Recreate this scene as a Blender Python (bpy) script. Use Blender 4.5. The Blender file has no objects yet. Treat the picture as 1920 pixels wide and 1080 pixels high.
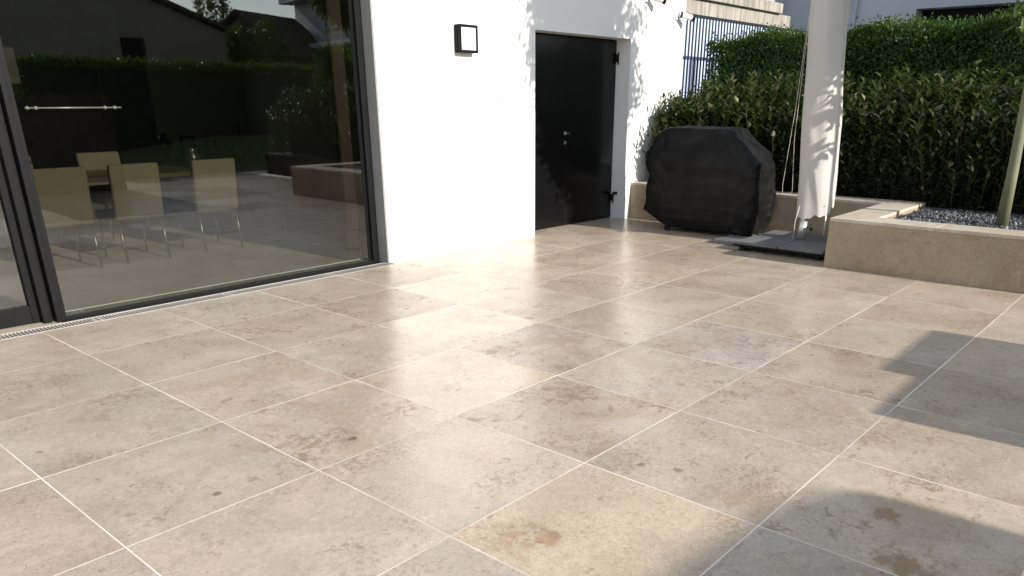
import bpy, bmesh, math, random
import numpy as np
from mathutils import Vector, Matrix
R = math.radians
sc = bpy.context.scene
col = sc.collection

# ------------------------------------------------------------------ camera
CAM_YAW, CAM_PITCH, CAM_ROLL = -0.859368, 0.389017, 0.001851
cam_d = bpy.data.cameras.new('camera'); cam = bpy.data.objects.new('camera', cam_d); col.objects.link(cam)
cy, sy, cp, sp = math.cos(CAM_YAW), math.sin(CAM_YAW), math.cos(CAM_PITCH), math.sin(CAM_PITCH)
fw = Vector((-sy*cp, cy*cp, -sp)); rt = Vector((cy, sy, 0)); up = rt.cross(fw)
r2 = rt*math.cos(CAM_ROLL)+up*math.sin(CAM_ROLL); u2 = up*math.cos(CAM_ROLL)-rt*math.sin(CAM_ROLL)
M = Matrix(((r2.x, u2.x, -fw.x, 0), (r2.y, u2.y, -fw.y, 0), (r2.z, u2.z, -fw.z, 1.4625), (0, 0, 0, 1)))
cam.matrix_world = M
cam_d.sensor_width = 36; cam_d.lens = 36*1436.24/1920
cam_d.shift_x = -40.2/1920; cam_d.shift_y = 234.5/1920
cam_d.clip_start = 0.05; cam_d.clip_end = 2000
sc.camera = cam

# ------------------------------------------------------------------ light
SUN = Vector((0.05, -1.0, 0.43)).normalized()
el = math.asin(SUN.z)
W = bpy.data.worlds.new('World'); sc.world = W; W.use_nodes = True
nt = W.node_tree; bg = nt.nodes['Background']
sky = nt.nodes.new('ShaderNodeTexSky'); sky.sky_type = 'NISHITA'; sky.sun_disc = False
sky.sun_elevation = el; sky.sun_rotation = math.atan2(SUN.x, SUN.y)
sky.air_density = 1.0; sky.dust_density = .3
hs = nt.nodes.new('ShaderNodeHueSaturation'); hs.inputs['Saturation'].default_value = .42
nt.links.new(sky.outputs[0], hs.inputs['Color']); nt.links.new(hs.outputs[0], bg.inputs[0]); bg.inputs[1].default_value = 0.15
sl = bpy.data.lights.new('sun', 'SUN'); sl.energy = 3.9; sl.angle = R(0.5); sl.color = (1, .93, .84)
so = bpy.data.objects.new('sun', sl); col.objects.link(so)
so.rotation_euler = SUN.to_track_quat('Z', 'Y').to_euler()
sc.view_settings.view_transform = 'Standard'; sc.view_settings.look = 'None'
sc.view_settings.exposure = 0.93; sc.view_settings.gamma = 1
sc.cycles.max_bounces = 8; sc.cycles.transparent_max_bounces = 12

# ------------------------------------------------------------------ helpers
rng = random.Random(7); nr = np.random.RandomState(11)

def new_mat(name, base=(.5, .5, .5), rough=.6, metal=0, spec=.5):
    m = bpy.data.materials.new(name); m.use_nodes = True
    b = m.node_tree.nodes['Principled BSDF']
    b.inputs['Base Color'].default_value = (*base, 1); b.inputs['Roughness'].default_value = rough
    b.inputs['Metallic'].default_value = metal; b.inputs['Specular IOR Level'].default_value = spec
    return m

class NT:
    def __init__(s, m): s.m = m; s.t = m.node_tree; s.b = s.t.nodes.get('Principled BSDF')
    def n(s, ty, **kw):
        x = s.t.nodes.new(ty)
        for k, v in kw.items():
            if k.startswith('i_'):
                x.inputs[k[2:].replace('_', ' ')].default_value = v
            else: setattr(x, k, v)
        return x
    def l(s, a, b): s.t.links.new(a, b)
    def coord(s, scale=(1, 1, 1), kind='Object', rot=(0, 0, 0)):
        c = s.n('ShaderNodeTexCoord'); mp = s.n('ShaderNodeMapping')
        mp.inputs['Scale'].default_value = scale; mp.inputs['Rotation'].default_value = rot
        s.l(c.outputs[kind], mp.inputs[0]); return mp.outputs[0]
    def noise(s, vec, scale, detail=4, rough=.55, dist=0):
        x = s.n('ShaderNodeTexNoise'); s.l(vec, x.inputs['Vector'])
        x.inputs['Scale'].default_value = scale; x.inputs['Detail'].default_value = detail
        x.inputs['Roughness'].default_value = rough; x.inputs['Distortion'].default_value = dist
        return x.outputs['Fac']
    def ramp(s, fac, stops):
        x = s.n('ShaderNodeValToRGB'); s.l(fac, x.inputs[0]); e = x.color_ramp.elements
        while len(e) < len(stops): e.new(.5)
        for i, (p, c) in enumerate(stops):
            e[i].position = p; e[i].color = (*(c if hasattr(c, '__len__') else (c, c, c)), 1)
        return x.outputs[0]
    def mix(s, fac, a, b, mode='MIX'):
        x = s.n('ShaderNodeMix', data_type='RGBA', blend_type=mode)
        for v, i in ((fac, 0), (a, 6), (b, 7)):
            if isinstance(v, (int, float)): x.inputs[i].default_value = v
            elif isinstance(v, tuple): x.inputs[i].default_value = (*v, 1)
            else: s.l(v, x.inputs[i])
        return x.outputs[2]
    def math(s, op, a, b=0):
        x = s.n('ShaderNodeMath', operation=op)
        for v, i in ((a, 0), (b, 1)):
            if isinstance(v, (int, float)): x.inputs[i].default_value = v
            else: s.l(v, x.inputs[i])
        return x.outputs[0]
    def bump(s, h, strength=.2, dist=.01):
        x = s.n('ShaderNodeBump'); x.inputs['Strength'].default_value = strength; x.inputs['Distance'].default_value = dist
        s.l(h, x.inputs['Height']); s.l(x.outputs[0], s.b.inputs['Normal'])
    def base(s, c): s.l(c, s.b.inputs['Base Color'])
    def rough(s, c): s.l(c, s.b.inputs['Roughness'])

def varied(name, c1, c2, scale=4, rough=.6, metal=0, bump=.0, bscale=60, detail=6, coord=(1, 1, 1)):
    m = new_mat(name, c1, rough, metal); t = NT(m); v = t.coord(coord)
    t.base(t.mix(t.ramp(t.noise(v, scale, detail), [(.35, 0), (.65, 1)]), c1, c2))
    if bump: t.bump(t.noise(v, bscale, 4), bump, .004)
    return m

def link(name, me, mat=None, parent=None):
    o = bpy.data.objects.new(name, me); col.objects.link(o)
    if mat is not None:
        for mm in (mat if isinstance(mat, (list, tuple)) else [mat]): me.materials.append(mm)
    if parent is not None: o.parent = parent
    return o

def from_bm(name, bm, mat=None, parent=None, smooth=False):
    me = bpy.data.meshes.new(name); bmesh.ops.recalc_face_normals(bm, faces=bm.faces); bm.to_mesh(me); bm.free()
    if smooth:
        for p in me.polygons: p.use_smooth = True
    return link(name, me, mat, parent)

def tag(o, label=None, cat=None, group=None, kind=None):
    if label: o['label'] = label
    if cat: o['category'] = cat
    if group: o['group'] = group
    if kind: o['kind'] = kind
    return o

def thing(name, label, cat, loc=(0, 0, 0), rz=0, group=None):
    o = bpy.data.objects.new(name, None); col.objects.link(o); o.location = loc; o.rotation_euler = (0, 0, rz)
    return tag(o, label, cat, group)

def bm_box(bm, x0, x1, y0, y1, z0, z1, bev=0):
    r = bmesh.ops.create_cube(bm, size=1)
    for v in r['verts']:
        v.co = Vector(((x0+x1)/2+v.co.x*(x1-x0), (y0+y1)/2+v.co.y*(y1-y0), (z0+z1)/2+v.co.z*(z1-z0)))
    if bev:
        es = list({e for v in r['verts'] for e in v.link_edges})
        bmesh.ops.bevel(bm, geom=es, offset=bev, segments=2, affect='EDGES', profile=.5)
def box(name, x0, x1, y0, y1, z0, z1, mat, parent=None, bev=0):
    bm = bmesh.new(); bm_box(bm, x0, x1, y0, y1, z0, z1, bev); return from_bm(name, bm, mat, parent)

def bm_tube(bm, pts, rad, seg=8, cap=True):
    pts = [Vector(p) for p in pts]; rads = rad if hasattr(rad, '__len__') else [rad]*len(pts)
    rings = []; prev = None
    for i, p in enumerate(pts):
        d = (pts[min(i+1, len(pts)-1)]-pts[max(i-1, 0)]).normalized()
        a = Vector((0, 0, 1)) if abs(d.z) < .9 else Vector((1, 0, 0))
        if prev is not None: a = prev
        s_ = d.cross(a).normalized(); t_ = s_.cross(d).normalized(); prev = t_
        rings.append([bm.verts.new(p+(s_*math.cos(k*2*math.pi/seg)+t_*math.sin(k*2*math.pi/seg))*rads[i]) for k in range(seg)])
    for A, B in zip(rings, rings[1:]):
        for k in range(seg): bm.faces.new((A[k], A[(k+1) % seg], B[(k+1) % seg], B[k]))
    if cap: bm.faces.new(rings[0]); bm.faces.new(rings[-1])
def tube(name, pts, rad, mat, parent=None, seg=10):
    bm = bmesh.new(); bm_tube(bm, pts, rad, seg); return from_bm(name, bm, mat, parent, True)

def np_mesh(name, V, F):
    me = bpy.data.meshes.new(name); V = np.asarray(V, np.float32); F = np.asarray(F, np.int32)
    me.vertices.add(len(V)); me.vertices.foreach_set('co', V.ravel())
    k = F.shape[1]; me.loops.add(F.size); me.loops.foreach_set('vertex_index', F.ravel())
    me.polygons.add(len(F)); me.polygons.foreach_set('loop_start', np.arange(0, F.size, k, dtype=np.int32))
    me.update(calc_edges=True); me.validate(); return me

def unit(v): return v/np.maximum(np.linalg.norm(v, axis=-1, keepdims=True), 1e-6)
def leaves_mesh(name, P, D, N, L, Wd, fold=.25, curl=.15):
    """six-vertex folded leaves: P base, D direction, N facing, L length, Wd width"""
    P = np.asarray(P); D = unit(D); S = unit(np.cross(D, N)); N = np.cross(S, D)
    L = L[:, None]; Wd = Wd[:, None]
    v = [P, P+D*L*.35+S*Wd*.5+N*Wd*fold, P+D*L*.72+S*Wd*.36+N*Wd*fold*.7-N*L*curl*.5, P+D*L-N*L*curl,
         P+D*L*.72-S*Wd*.36+N*Wd*fold*.7-N*L*curl*.5, P+D*L*.35-S*Wd*.5+N*Wd*fold]
    mid = P+D*L*.5-N*L*curl*.2
    V = np.stack(v+[mid], 1).reshape(-1, 3); n = len(P); b = np.arange(n)[:, None]*7
    F = np.concatenate([b+np.array([t]) for t in ((0, 1, 6), (1, 2, 6), (2, 3, 6), (3, 4, 6), (4, 5, 6), (5, 0, 6))], 1).reshape(-1, 3)
    return np_mesh(name, V, F)

# ------------------------------------------------------------------ materials
def leaf_mat(name, stops, rough=.38, trans=.35, spec=.5):
    m = new_mat(name, (.05, .1, .02), rough, 0, spec); t = NT(m)
    g = t.n('ShaderNodeNewGeometry'); c = t.ramp(g.outputs['Random Per Island'], stops)
    t.base(c)
    tr = t.n('ShaderNodeBsdfTranslucent'); mx = t.n('ShaderNodeMixShader'); mx.inputs[0].default_value = trans
    t.l(t.mix(.5, c, (.12, .2, .02)), tr.inputs[0])
    out = t.t.nodes['Material Output']; t.l(t.b.outputs[0], mx.inputs[1]); t.l(tr.outputs[0], mx.inputs[2]); t.l(mx.outputs[0], out.inputs[0])
    return m

m_plaster = varied('white_plaster', (.70, .70, .69), (.665, .665, .66), 1.2, .85, 0, .25, 260)
m_grey_plaster = varied('grey_plaster', (.33, .35, .38), (.29, .31, .34), .6, .9, 0, .2, 90)
m_alu = varied('anthracite_metal', (.006, .0062, .007), (.004, .0045, .005), 8, .55, .0); m_alu.node_tree.nodes['Principled BSDF'].inputs['Specular IOR Level'].default_value = .15
m_black = new_mat('black_rubber', (.008, .008, .008), .65, 0, .15)
m_steel = new_mat('brushed_steel', (.6, .6, .6), .25, 1)
m_darksteel = new_mat('dark_steel', (.18, .18, .18), .35, 1)
m_joint = varied('joint_mortar', (.90, .85, .77), (.58, .52, .44), 2.2, .8)
m_soil = varied('soil', (.04, .028, .018), (.02, .014, .01), 6, .95, 0, .8, 30)

BRN, DRK, GRY = (.66, .50, .32), (.42, .36, .30), (.80, .76, .72)
STAINS = [(1.76, 1.61, 0.10, .65, BRN), (1.84, 1.52, .05, .7, BRN), (3.28, 1.94, 0.126, .6, (.75, .66, .56)), (6.21, 2.25, 0.263, .7, GRY), (1.24, 3.92, 0.105, .6, GRY), (0.96, 2.87, 0.062, .6, GRY), (1.91, 2.76, 0.022, .9, DRK),
          (2.56, 1.59, 0.018, .9, DRK), (2.62, 1.44, 0.022, .8, DRK), (2.58, 1.75, 0.11, .7, GRY), (2.50, 0.48, 0.109, .8, (.55, .42, .26)), (2.81, 0.65, 0.05, .8, (.6, .48, .32)), (3.29, 3.19, 0.05, .6, DRK),
          (2.59, 1.13, 0.128, .6, (.78, .68, .55)), (4.40, 4.88, 0.321, .5, GRY), (2.14, 5.19, 0.10, .6, GRY), (2.98, 2.35, 0.170, .5, GRY), (1.23, 2.73, 0.016, .9, DRK), (3.51, 5.03, 0.30, .5, GRY)]
def stone_nodes(m, colsrc=None, spot=1.0, bright=1.0, gloss=True):
    t = NT(m); calm = colsrc != 'attr'
    if colsrc == 'attr':
        at = t.n('ShaderNodeAttribute'); at.attribute_name = 'tile_col'; base = at.outputs['Color']
        ao = t.n('ShaderNodeAttribute'); ao.attribute_name = 'tile_off'
        c = t.n('ShaderNodeTexCoord'); ad = t.n('ShaderNodeVectorMath', operation='ADD')
        t.l(c.outputs['Object'], ad.inputs[0]); t.l(ao.outputs['Vector'], ad.inputs[1]); v = ad.outputs[0]
        ar = t.n('ShaderNodeAttribute'); ar.attribute_name = 'tile_par'; sep = t.n('ShaderNodeSeparateColor'); t.l(ar.outputs['Color'], sep.inputs[0])
        spotf, roughf = sep.outputs[0], sep.outputs[1]
    else:
        v = t.coord(); base = t.mix(0.0, colsrc, colsrc); spotf = .5; roughf = .5
    v2 = v
    mul = lambda c, f: t.mix(1.0, c, f, 'MULTIPLY')
    cloud = t.noise(v, 2.2, 6, .65, .5)
    c1 = t.mix(t.ramp(cloud, [(.40, 0), (.60, 1)]), mul(base, (.93, .91, .875)), mul(base, (1.12, 1.10, 1.05)))
    # brownish clouds
    br = t.ramp(t.noise(v, 1.5, 6, .68, .9), [(.50, 0), (.62, 1)])
    if not isinstance(spotf, float): br = t.math('MULTIPLY', br, t.math('ADD', spotf, .25))
    c1 = t.mix(t.math('MULTIPLY', br, .65), c1, mul(base, (.80, .71, .60)))
    # grain at two sizes
    c1 = t.mix(1.0, c1, t.ramp(t.noise(v, 30, 6, .8), [(.36, .86), (.5, 1.0), (.64, 1.09)]), 'MULTIPLY')
    c1 = t.mix(.25 if calm else .8, c1, t.mix(1.0, c1, t.ramp(t.noise(v, 95, 4, .8), [(.38, .80), (.5, 1.0), (.62, 1.14)]), 'MULTIPLY'))
    # fossil flecks and blotches, clustered
    dens = t.noise(v, 2.7, 4, .6)
    f = t.noise(v, 15, 6, .68, .8)
    thr = t.math('SUBTRACT', .80, t.math('MULTIPLY', dens, .34))
    if not isinstance(spotf, float): thr = t.math('SUBTRACT', thr, t.math('MULTIPLY', spotf, .075))
    cl = t.n('ShaderNodeClamp'); t.l(t.math('MULTIPLY', t.math('SUBTRACT', f, thr), 16), cl.inputs[0]); fl = cl.outputs[0]
    c2 = t.mix(t.math('MULTIPLY', fl, .25 if calm else .75), c1, mul(base, (.56, .47, .38)))
    f2 = t.noise(v, 42, 5, .8, .4)
    cl2 = t.n('ShaderNodeClamp'); t.l(t.math('MULTIPLY', t.math('SUBTRACT', t.math('ADD', f2, t.math('MULTIPLY', t.math('SUBTRACT', dens, .5), .6)), .575), 16), cl2.inputs[0])
    c2 = t.mix(t.math('MULTIPLY', cl2.outputs[0], .15 if calm else .65), c2, mul(base, (.55, .45, .36)))
    vo = t.n('ShaderNodeTexVoronoi'); t.l(v, vo.inputs['Vector']); vo.inputs['Scale'].default_value = 6.5; vo.inputs['Randomness'].default_value = 1
    wob = t.math('ADD', vo.outputs['Distance'], t.math('MULTIPLY', t.math('SUBTRACT', t.noise(v, 40, 4, .7), .5), .32))
    sc_ = t.n('ShaderNodeSeparateColor'); t.l(vo.outputs['Color'], sc_.inputs[0])
    pick = t.math('GREATER_THAN', sc_.outputs[0], .74)
    size = t.math('ADD', t.math('MULTIPLY', sc_.outputs[1], .10), .035)
    pc = t.n('ShaderNodeClamp'); t.l(t.math('MULTIPLY', t.math('SUBTRACT', size, wob), 22), pc.inputs[0])
    pit = t.math('MULTIPLY', pc.outputs[0], pick)
    c3 = t.mix(t.math('MULTIPLY', pit, .3 if calm else .6), c2, mul(base, (.46, .38, .30)))
    wf = t.ramp(t.noise(v, 34, 5, .7), [(.60, 0), (.66, 1)])
    c3 = t.mix(t.math('MULTIPLY', wf, .12 if calm else .28), c3, (.66, .61, .53))
    if colsrc == 'attr':
        tcs = t.n('ShaderNodeTexCoord'); wn = t.n('ShaderNodeTexNoise'); t.l(tcs.outputs['Object'], wn.inputs['Vector']); wn.inputs['Scale'].default_value = 13; wn.inputs['Detail'].default_value = 6; wn.inputs['Roughness'].default_value = .75
        for (sx, sy_, sr, k_, cc_) in STAINS:
            dn = t.n('ShaderNodeVectorMath', operation='DISTANCE'); t.l(tcs.outputs['Object'], dn.inputs[0]); dn.inputs[1].default_value = (sx, sy_, 0)
            q_ = t.math('ADD', t.math('DIVIDE', dn.outputs['Value'], sr*1.25), t.math('MULTIPLY', t.math('SUBTRACT', wn.outputs['Fac'], .5), 5.0 if sr > .05 else 3.2))
            cq = t.n('ShaderNodeClamp'); t.l(t.math('MULTIPLY', t.math('SUBTRACT', 1.0, q_), 1.3 if sr > .05 else 3), cq.inputs[0])
            c3 = t.mix(t.math('MULTIPLY', cq.outputs[0], k_), c3, mul(c3, cc_))
    if bright != 1: c3 = t.mix(1.0, c3, (bright,)*3, 'MULTIPLY')
    t.base(c3)
    if gloss:
        rr = t.math('ADD', t.math('MULTIPLY', roughf, .18), .165)
        rr = t.math('ADD', rr, t.math('MULTIPLY', t.noise(v, 9, 5, .7), .12)); rr = t.math('ADD', rr, t.math('MULTIPLY', fl, .10))
        t.rough(rr)
    t.bump(t.noise(v, 22, 6, .75), .10, .002)
    return m

m_tile = stone_nodes(new_mat('limestone_tile', rough=.35, spec=1.0), 'attr')
m_wallstone = stone_nodes(new_mat('limestone_cladding', rough=.7, spec=.25), (.315, .262, .19), 1.0, 1.0, False)
m_coping = stone_nodes(new_mat('limestone_coping', rough=.6, spec=.3), (.47, .43, .37), .8, 1.0, False)

m_concrete = new_mat('stained_concrete', (.5, .47, .42), .9); t = NT(m_concrete)
v = t.coord(); vstr = t.coord((2.2, 2.2, .14))
cc = t.mix(t.ramp(t.noise(v, 1.8, 6, .7), [(.3, 0), (.7, 1)]), (.36, .345, .31), (.25, .235, .21))
cc = t.mix(t.math('MULTIPLY', t.ramp(t.noise(vstr, 5, 5, .7), [(.46, 0), (.60, 1)]), .8), cc, (.15, .135, .115))
t.base(cc); t.bump(t.noise(v, 40, 5), .4, .004)

m_glass = bpy.data.materials.new('window_glass'); m_glass.use_nodes = True; t = NT(m_glass)
t.t.nodes.remove(t.b); tr = t.n('ShaderNodeBsdfTransparent'); tr.inputs[0].default_value = (.56, .57, .51, 1)
gl = t.n('ShaderNodeBsdfGlossy'); gl.inputs['Roughness'].default_value = .012; gl.inputs[0].default_value = (.80, .84, .84, 1)
fr = t.n('ShaderNodeFresnel'); fr.inputs['IOR'].default_value = 2.3
gv = t.coord(); bp_ = t.n('ShaderNodeBump'); bp_.inputs['Strength'].default_value = .03; bp_.inputs['Distance'].default_value = .02
t.l(t.noise(gv, .9, 2), bp_.inputs['Height']); t.l(bp_.outputs[0], gl.inputs['Normal'])
mx = t.n('ShaderNodeMixShader'); t.l(fr.outputs[0], mx.inputs[0]); t.l(tr.outputs[0], mx.inputs[1]); t.l(gl.outputs[0], mx.inputs[2])
t.l(mx.outputs[0], t.t.nodes['Material Output'].inputs[0])

m_door = new_mat('black_door_paint', (.0045, .0045, .005), .22, 0, .3); t = NT(m_door); v = t.coord()
t.rough(t.ramp(t.noise(v, 3, 6, .7), [(.3, .20), (.7, .26)])); 
m_fabric = new_mat('parasol_canvas', (.66, .64, .61), .9, 0, .2); t = NT(m_fabric)
v = t.coord(); t.base(t.mix(t.ramp(t.noise(v, 2, 5), [(.35, 0), (.7, 1)]), (.58, .56, .53), (.53, .51, .48))); t.bump(t.noise(v, 350, 2), .3, .002)
tr = t.n('ShaderNodeBsdfTranslucent'); tr.inputs[0].default_value = (.6, .57, .53, 1); mx = t.n('ShaderNodeMixShader'); mx.inputs[0].default_value = .22
t.l(t.b.outputs[0], mx.inputs[1]); t.l(tr.outputs[0], mx.inputs[2]); t.l(mx.outputs[0], t.t.nodes['Material Output'].inputs[0])
m_cover = new_mat('black_cover_fabric', (.010, .010, .011), .6, 0, .2); t = NT(m_cover)
v = t.coord(); t.base(t.mix(t.ramp(t.noise(v, 5, 5), [(.35, 0), (.7, 1)]), (.003, .003, .0033), (.007, .007, .0075))); t.rough(t.ramp(t.noise(v, 7, 4), [(.3, .42), (.7, .7)]))
t.bump(t.noise(v, 9, 5, .6, .7), .5, .03)
m_track = varied('track_metal', (.30, .32, .30), (.25, .27, .25), 4, .5, 0)
m_whitep0 = new_mat('white_panel', (.85, .85, .83), .4)
m_slab = varied('base_slab_grey', (.15, .153, .157), (.11, .113, .117), 5, .7, 0, .3, 120)
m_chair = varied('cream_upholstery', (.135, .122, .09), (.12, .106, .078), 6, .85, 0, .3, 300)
m_table = varied('dark_table_wood', (.10, .07, .045), (.06, .04, .03), 3, .25, 0, 0, 60, 6, (1, 8, 1))
m_darkstone = varied('dark_stone_wall', (.035, .033, .030), (.012, .011, .010), 7, .6, 0, .9, 12)
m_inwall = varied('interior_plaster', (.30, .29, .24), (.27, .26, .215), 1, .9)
m_curtain = varied('beige_curtain', (.04, .027, .018), (.03, .02, .014), 6, .9)

# ------------------------------------------------------------------ terrace (ground)
XJ = [.817+.80*k for k in range(-9, 13)]
YJ = [5.021-.808*k for k in range(0, 12)]
TCOL = [(.41, .354, .292), (.40, .350, .295), (.42, .362, .292), (.40, .342, .280), (.415, .362, .308)]
SPECIAL = {(1, 4): ((.42, .355, .262), .15, .35), (2, 3): ((.37, .325, .27), 1.0, .55), (1, 3): ((.385, .34, .272), .25, .35),
           (2, 2): ((.42, .372, .295), .2, .05), (3, 2): ((.36, .32, .275), .8, .5), (2, 1): ((.40, .36, .29), .3, .12),
           (3, 1): ((.40, .36, .295), .15, .0), (3, 0): ((.345, .30, .245), .8, .6), (2, 0): ((.34, .295, .24), .9, .8),
           (3, 3): ((.37, .33, .28), .55, .6), (4, 3): ((.36, .325, .285), 1.0, .9), (4, 4): ((.345, .30, .24), .5, .5), (3, 4): ((.37, .325, .27), .45, .5)}
V = []; F = []; tc = []; to_ = []; tp = []
def addq(x0, x1, y0, y1, z, c, off, par, tilt=(0, 0)):
    b = len(V)
    for x, y in ((x0, y0), (x1, y0), (x1, y1), (x0, y1)):
        V.append((x, y, z+(x-(x0+x1)/2)*tilt[0]+(y-(y0+y1)/2)*tilt[1])); tc.append((*c, 1)); to_.append(off); tp.append((*par, 0, 1))
    F.append((b, b+1, b+2, b+3))
h_ = .0026
ysp = [5.774]+YJ
for i in range(len(XJ)-1):
    for j in range(len(ysp)-1):
        y1, y0 = ysp[j], ysp[j+1]; x0, x1 = XJ[i], XJ[i+1]
        if y1 <= 5.03 or True:
            if y0 < 1.0 and x0 > 8.8: continue
        kx = round((x0-.817)/.8); r_ = random.Random(kx*131+j*17+5)
        key = (kx, j-1) if j else None
        c = r_.choice(TCOL); f_ = r_.uniform(.95, 1.05); c = tuple(a*f_ for a in c); sp, ro = r_.uniform(.1, .75), r_.uniform(.15, .8)
        if key in SPECIAL: c, sp, ro = SPECIAL[key]; c = (c[0]*1.09, c[1]*1.065, c[2]*1.07)
        off = (r_.uniform(-40, 40), r_.uniform(-40, 40), r_.uniform(-5, 5))
        jj = [h_+r_.uniform(-.0009, .0008) for _ in range(4)]
        addq(x0+jj[0], x1-jj[1], y0+jj[2], y1-jj[3], 0, c, off, (sp, ro), (r_.uniform(-.0004, .0004), r_.uniform(-.0004, .0004)))
nq = len(F)
addq(XJ[0], XJ[-1], YJ[-1], 5.774, -.0004, (.8, .76, .68), (0, 0, 0), (0, 1))
me = np_mesh('terrace', V, F)
for nm, ty, data in (('tile_col', 'FLOAT_COLOR', tc), ('tile_par', 'FLOAT_COLOR', tp), ('tile_off', 'FLOAT_VECTOR', to_)):
    a = me.attributes.new(nm, ty, 'POINT'); a.data.foreach_set('color' if ty == 'FLOAT_COLOR' else 'vector', np.array(data, np.float32).ravel())
o = link('terrace', me, [m_tile, m_joint]); tag(o, kind='structure'); me.polygons[nq].material_index = 1

# threshold strip between drain and facade + strips in door recess
def stone_sheet(name, rects, z):
    V = []; F = []
    for (x0, x1, y0, y1) in rects:
        b = len(V); V.extend([(x0, y0, z), (x1, y0, z), (x1, y1, z), (x0, y1, z)]); F.append((b, b+1, b+2, b+3))
    o = link(name, np_mesh(name, V, F), m_tile2); tag(o, kind='structure'); return o
m_tile2 = stone_nodes(new_mat('limestone_floor_strip', rough=.35, spec=.5), (.40, .36, .30), .7, 1.0, True)
stone_sheet('threshold_floor', [(-6, 1.795, 5.921, 6.16), (4.68, 6.81, 5.774, 5.90), (6.81, 9.0, 5.774, 6.12)], .0)
stone_sheet('interior_floor', [(-3.2, 6.7, 6.218, 11.6)], .004)

# soil/lawn ground
V = []; F = []
xs = np.concatenate([np.linspace(-90, -10, 9), np.linspace(-8, 40, 49), np.linspace(45, 120, 10)])
ys = np.concatenate([np.linspace(-120, -30, 10), np.linspace(-28, 14, 43), np.linspace(20, 120, 11)])
def gz(x, y):
    s = min(max((-y-5)/16, 0), 1)*min(max((x-5)/6, 0), 1); return -.06+2.3*s+.25*math.sin(x*.21+y*.13)*s
for y in ys:
    for x in xs: V.append((x, y, gz(x, y)))
nx = len(xs)
for j in range(len(ys)-1):
    for i in range(nx-1): F.append((j*nx+i, j*nx+i+1, (j+1)*nx+i+1, (j+1)*nx+i))
m_lawn = varied('lawn_grass', (.050, .085, .018), (.075, .105, .028), 3, .9, 0, 1.0, 25)
o = link('lawn', np_mesh('lawn', V, F), m_lawn); tag(o, kind='structure')

# ------------------------------------------------------------------ drain channel
dr = thing('drain_channel', 'narrow slotted metal drain grating set along the foot of the glass wall', 'drain', (0, 0, 0))
m_grate = varied('grating_metal', (.40, .38, .35), (.34, .32, .29), 5, .5, .0)
box('channel', -6, 4.68, 5.7745, 5.919, -.16, -.13, m_black, dr)
bm = bmesh.new()
bm_box(bm, -6, 4.68, 5.7745, 5.782, -.13, .002); bm_box(bm, -6, 4.68, 5.911, 5.919, -.13, .002)
from_bm('edge_rail', bm, m_grate, dr)
x = -2.0; k = 0
while x < 4.66:
    bm = bmesh.new(); L = min(1.0, 4.675-x); n = int(L/.0235)
    for i in range(n):
        xx = x+.012+i*.0235
        if i in (0, n-1): bm_box(bm, xx-.012, xx+.012, 5.782, 5.911, -.02, .0)
        else: bm_box(bm, xx-.0050, xx+.0050, 5.782, 5.911, -.02, .0)
    from_bm('grating', bm, m_grate, dr); x += 1.0

# ------------------------------------------------------------------ house
house = thing('house', 'white rendered house with glass front and black double door', 'house', (0, 0, 0))
FY = 5.863
bm = bmesh.new()
bm_box(bm, 4.68, 6.82, FY, FY+.33, -.05, 3.3); bm_box(bm, 8.61, 9.84, FY, FY+.33, -.05, 3.3)
bm_box(bm, 6.82, 8.61, FY, FY+.33, 2.14, 3.3)
bm_box(bm, 9.51, 9.84, FY+.33, 14, -.05, 3.3)
bm_box(bm, -6, 4.68, FY, FY+.33, 2.62, 3.3)
from_bm('wall', bm, m_plaster, house)
box('roof_slab', -6, 9.9, FY+.02, 14, 3.3, 3.5, m_plaster, house)
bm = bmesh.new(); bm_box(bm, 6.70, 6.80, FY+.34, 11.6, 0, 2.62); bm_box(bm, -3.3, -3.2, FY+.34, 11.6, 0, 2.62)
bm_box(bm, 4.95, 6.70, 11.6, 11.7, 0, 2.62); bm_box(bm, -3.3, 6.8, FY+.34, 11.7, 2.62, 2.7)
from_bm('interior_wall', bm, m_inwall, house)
box('fireplace_wall', -3.2, 4.95, 10.9, 11.2, 0.0045, 2.6, m_darkstone, house)
# small slits on the wall
box('socket_cover', 6.296, 6.302, FY-.004, FY-.0005, 1.33, 1.50, m_darksteel, house)
box('socket_cover', 5.677, 5.683, FY-.004, FY-.0005, .25, .32, m_darksteel, house)

# double door
dr_ = thing('double_door', 'black double door set back in the white wall', 'door', (0, 0, 0)); dr_.parent = None
door_root = dr_
box('frame', 6.821, 8.609, 6.10, 6.16, 0.002, 2.139, m_black, door_root)
for x0, x1 in ((6.83, 7.628), (7.634, 8.60)):
    box('door_leaf', x0, x1, 6.065, 6.099, .012, 2.125, m_door, door_root, .002)
bm = bmesh.new(); bm_tube(bm, [(7.60, 6.06, 1.085), (7.60, 6.00, 1.085), (7.49, 5.995, 1.085)], .011, 8)
bm_tube(bm, [(7.60, 6.066, 1.085), (7.60, 6.055, 1.085)], .026, 12); hb_ = bmesh.new(); bm_tube(hb_, [(7.60, 6.066, .98), (7.60, 6.052, .98)], .022, 12); from_bm('lock_cylinder', hb_, m_darksteel, door_root, True)
from_bm('handle', bm, m_darksteel, door_root, True)
for z in (1.93, .26):
    bm = bmesh.new(); bm_box(bm, 8.585, 8.607, 6.03, 6.064, z-.04, z+.04, .004); bm_tube(bm, [(8.592, 6.03, z-.07), (8.592, 6.03, z+.07)], .009, 8)
    from_bm('hinge', bm, m_black, door_root)
bm = bmesh.new(); bm_tube(bm, [(8.609, 5.99, .32), (8.56, 5.99, .32)], [.02, .014], 10); bm_tube(bm, [(8.56, 5.99, .32), (8.545, 5.99, .32)], .02, 10)
from_bm('door_stop', bm, m_black, door_root, True)
for z0 in (1.99,):
    pass
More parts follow.
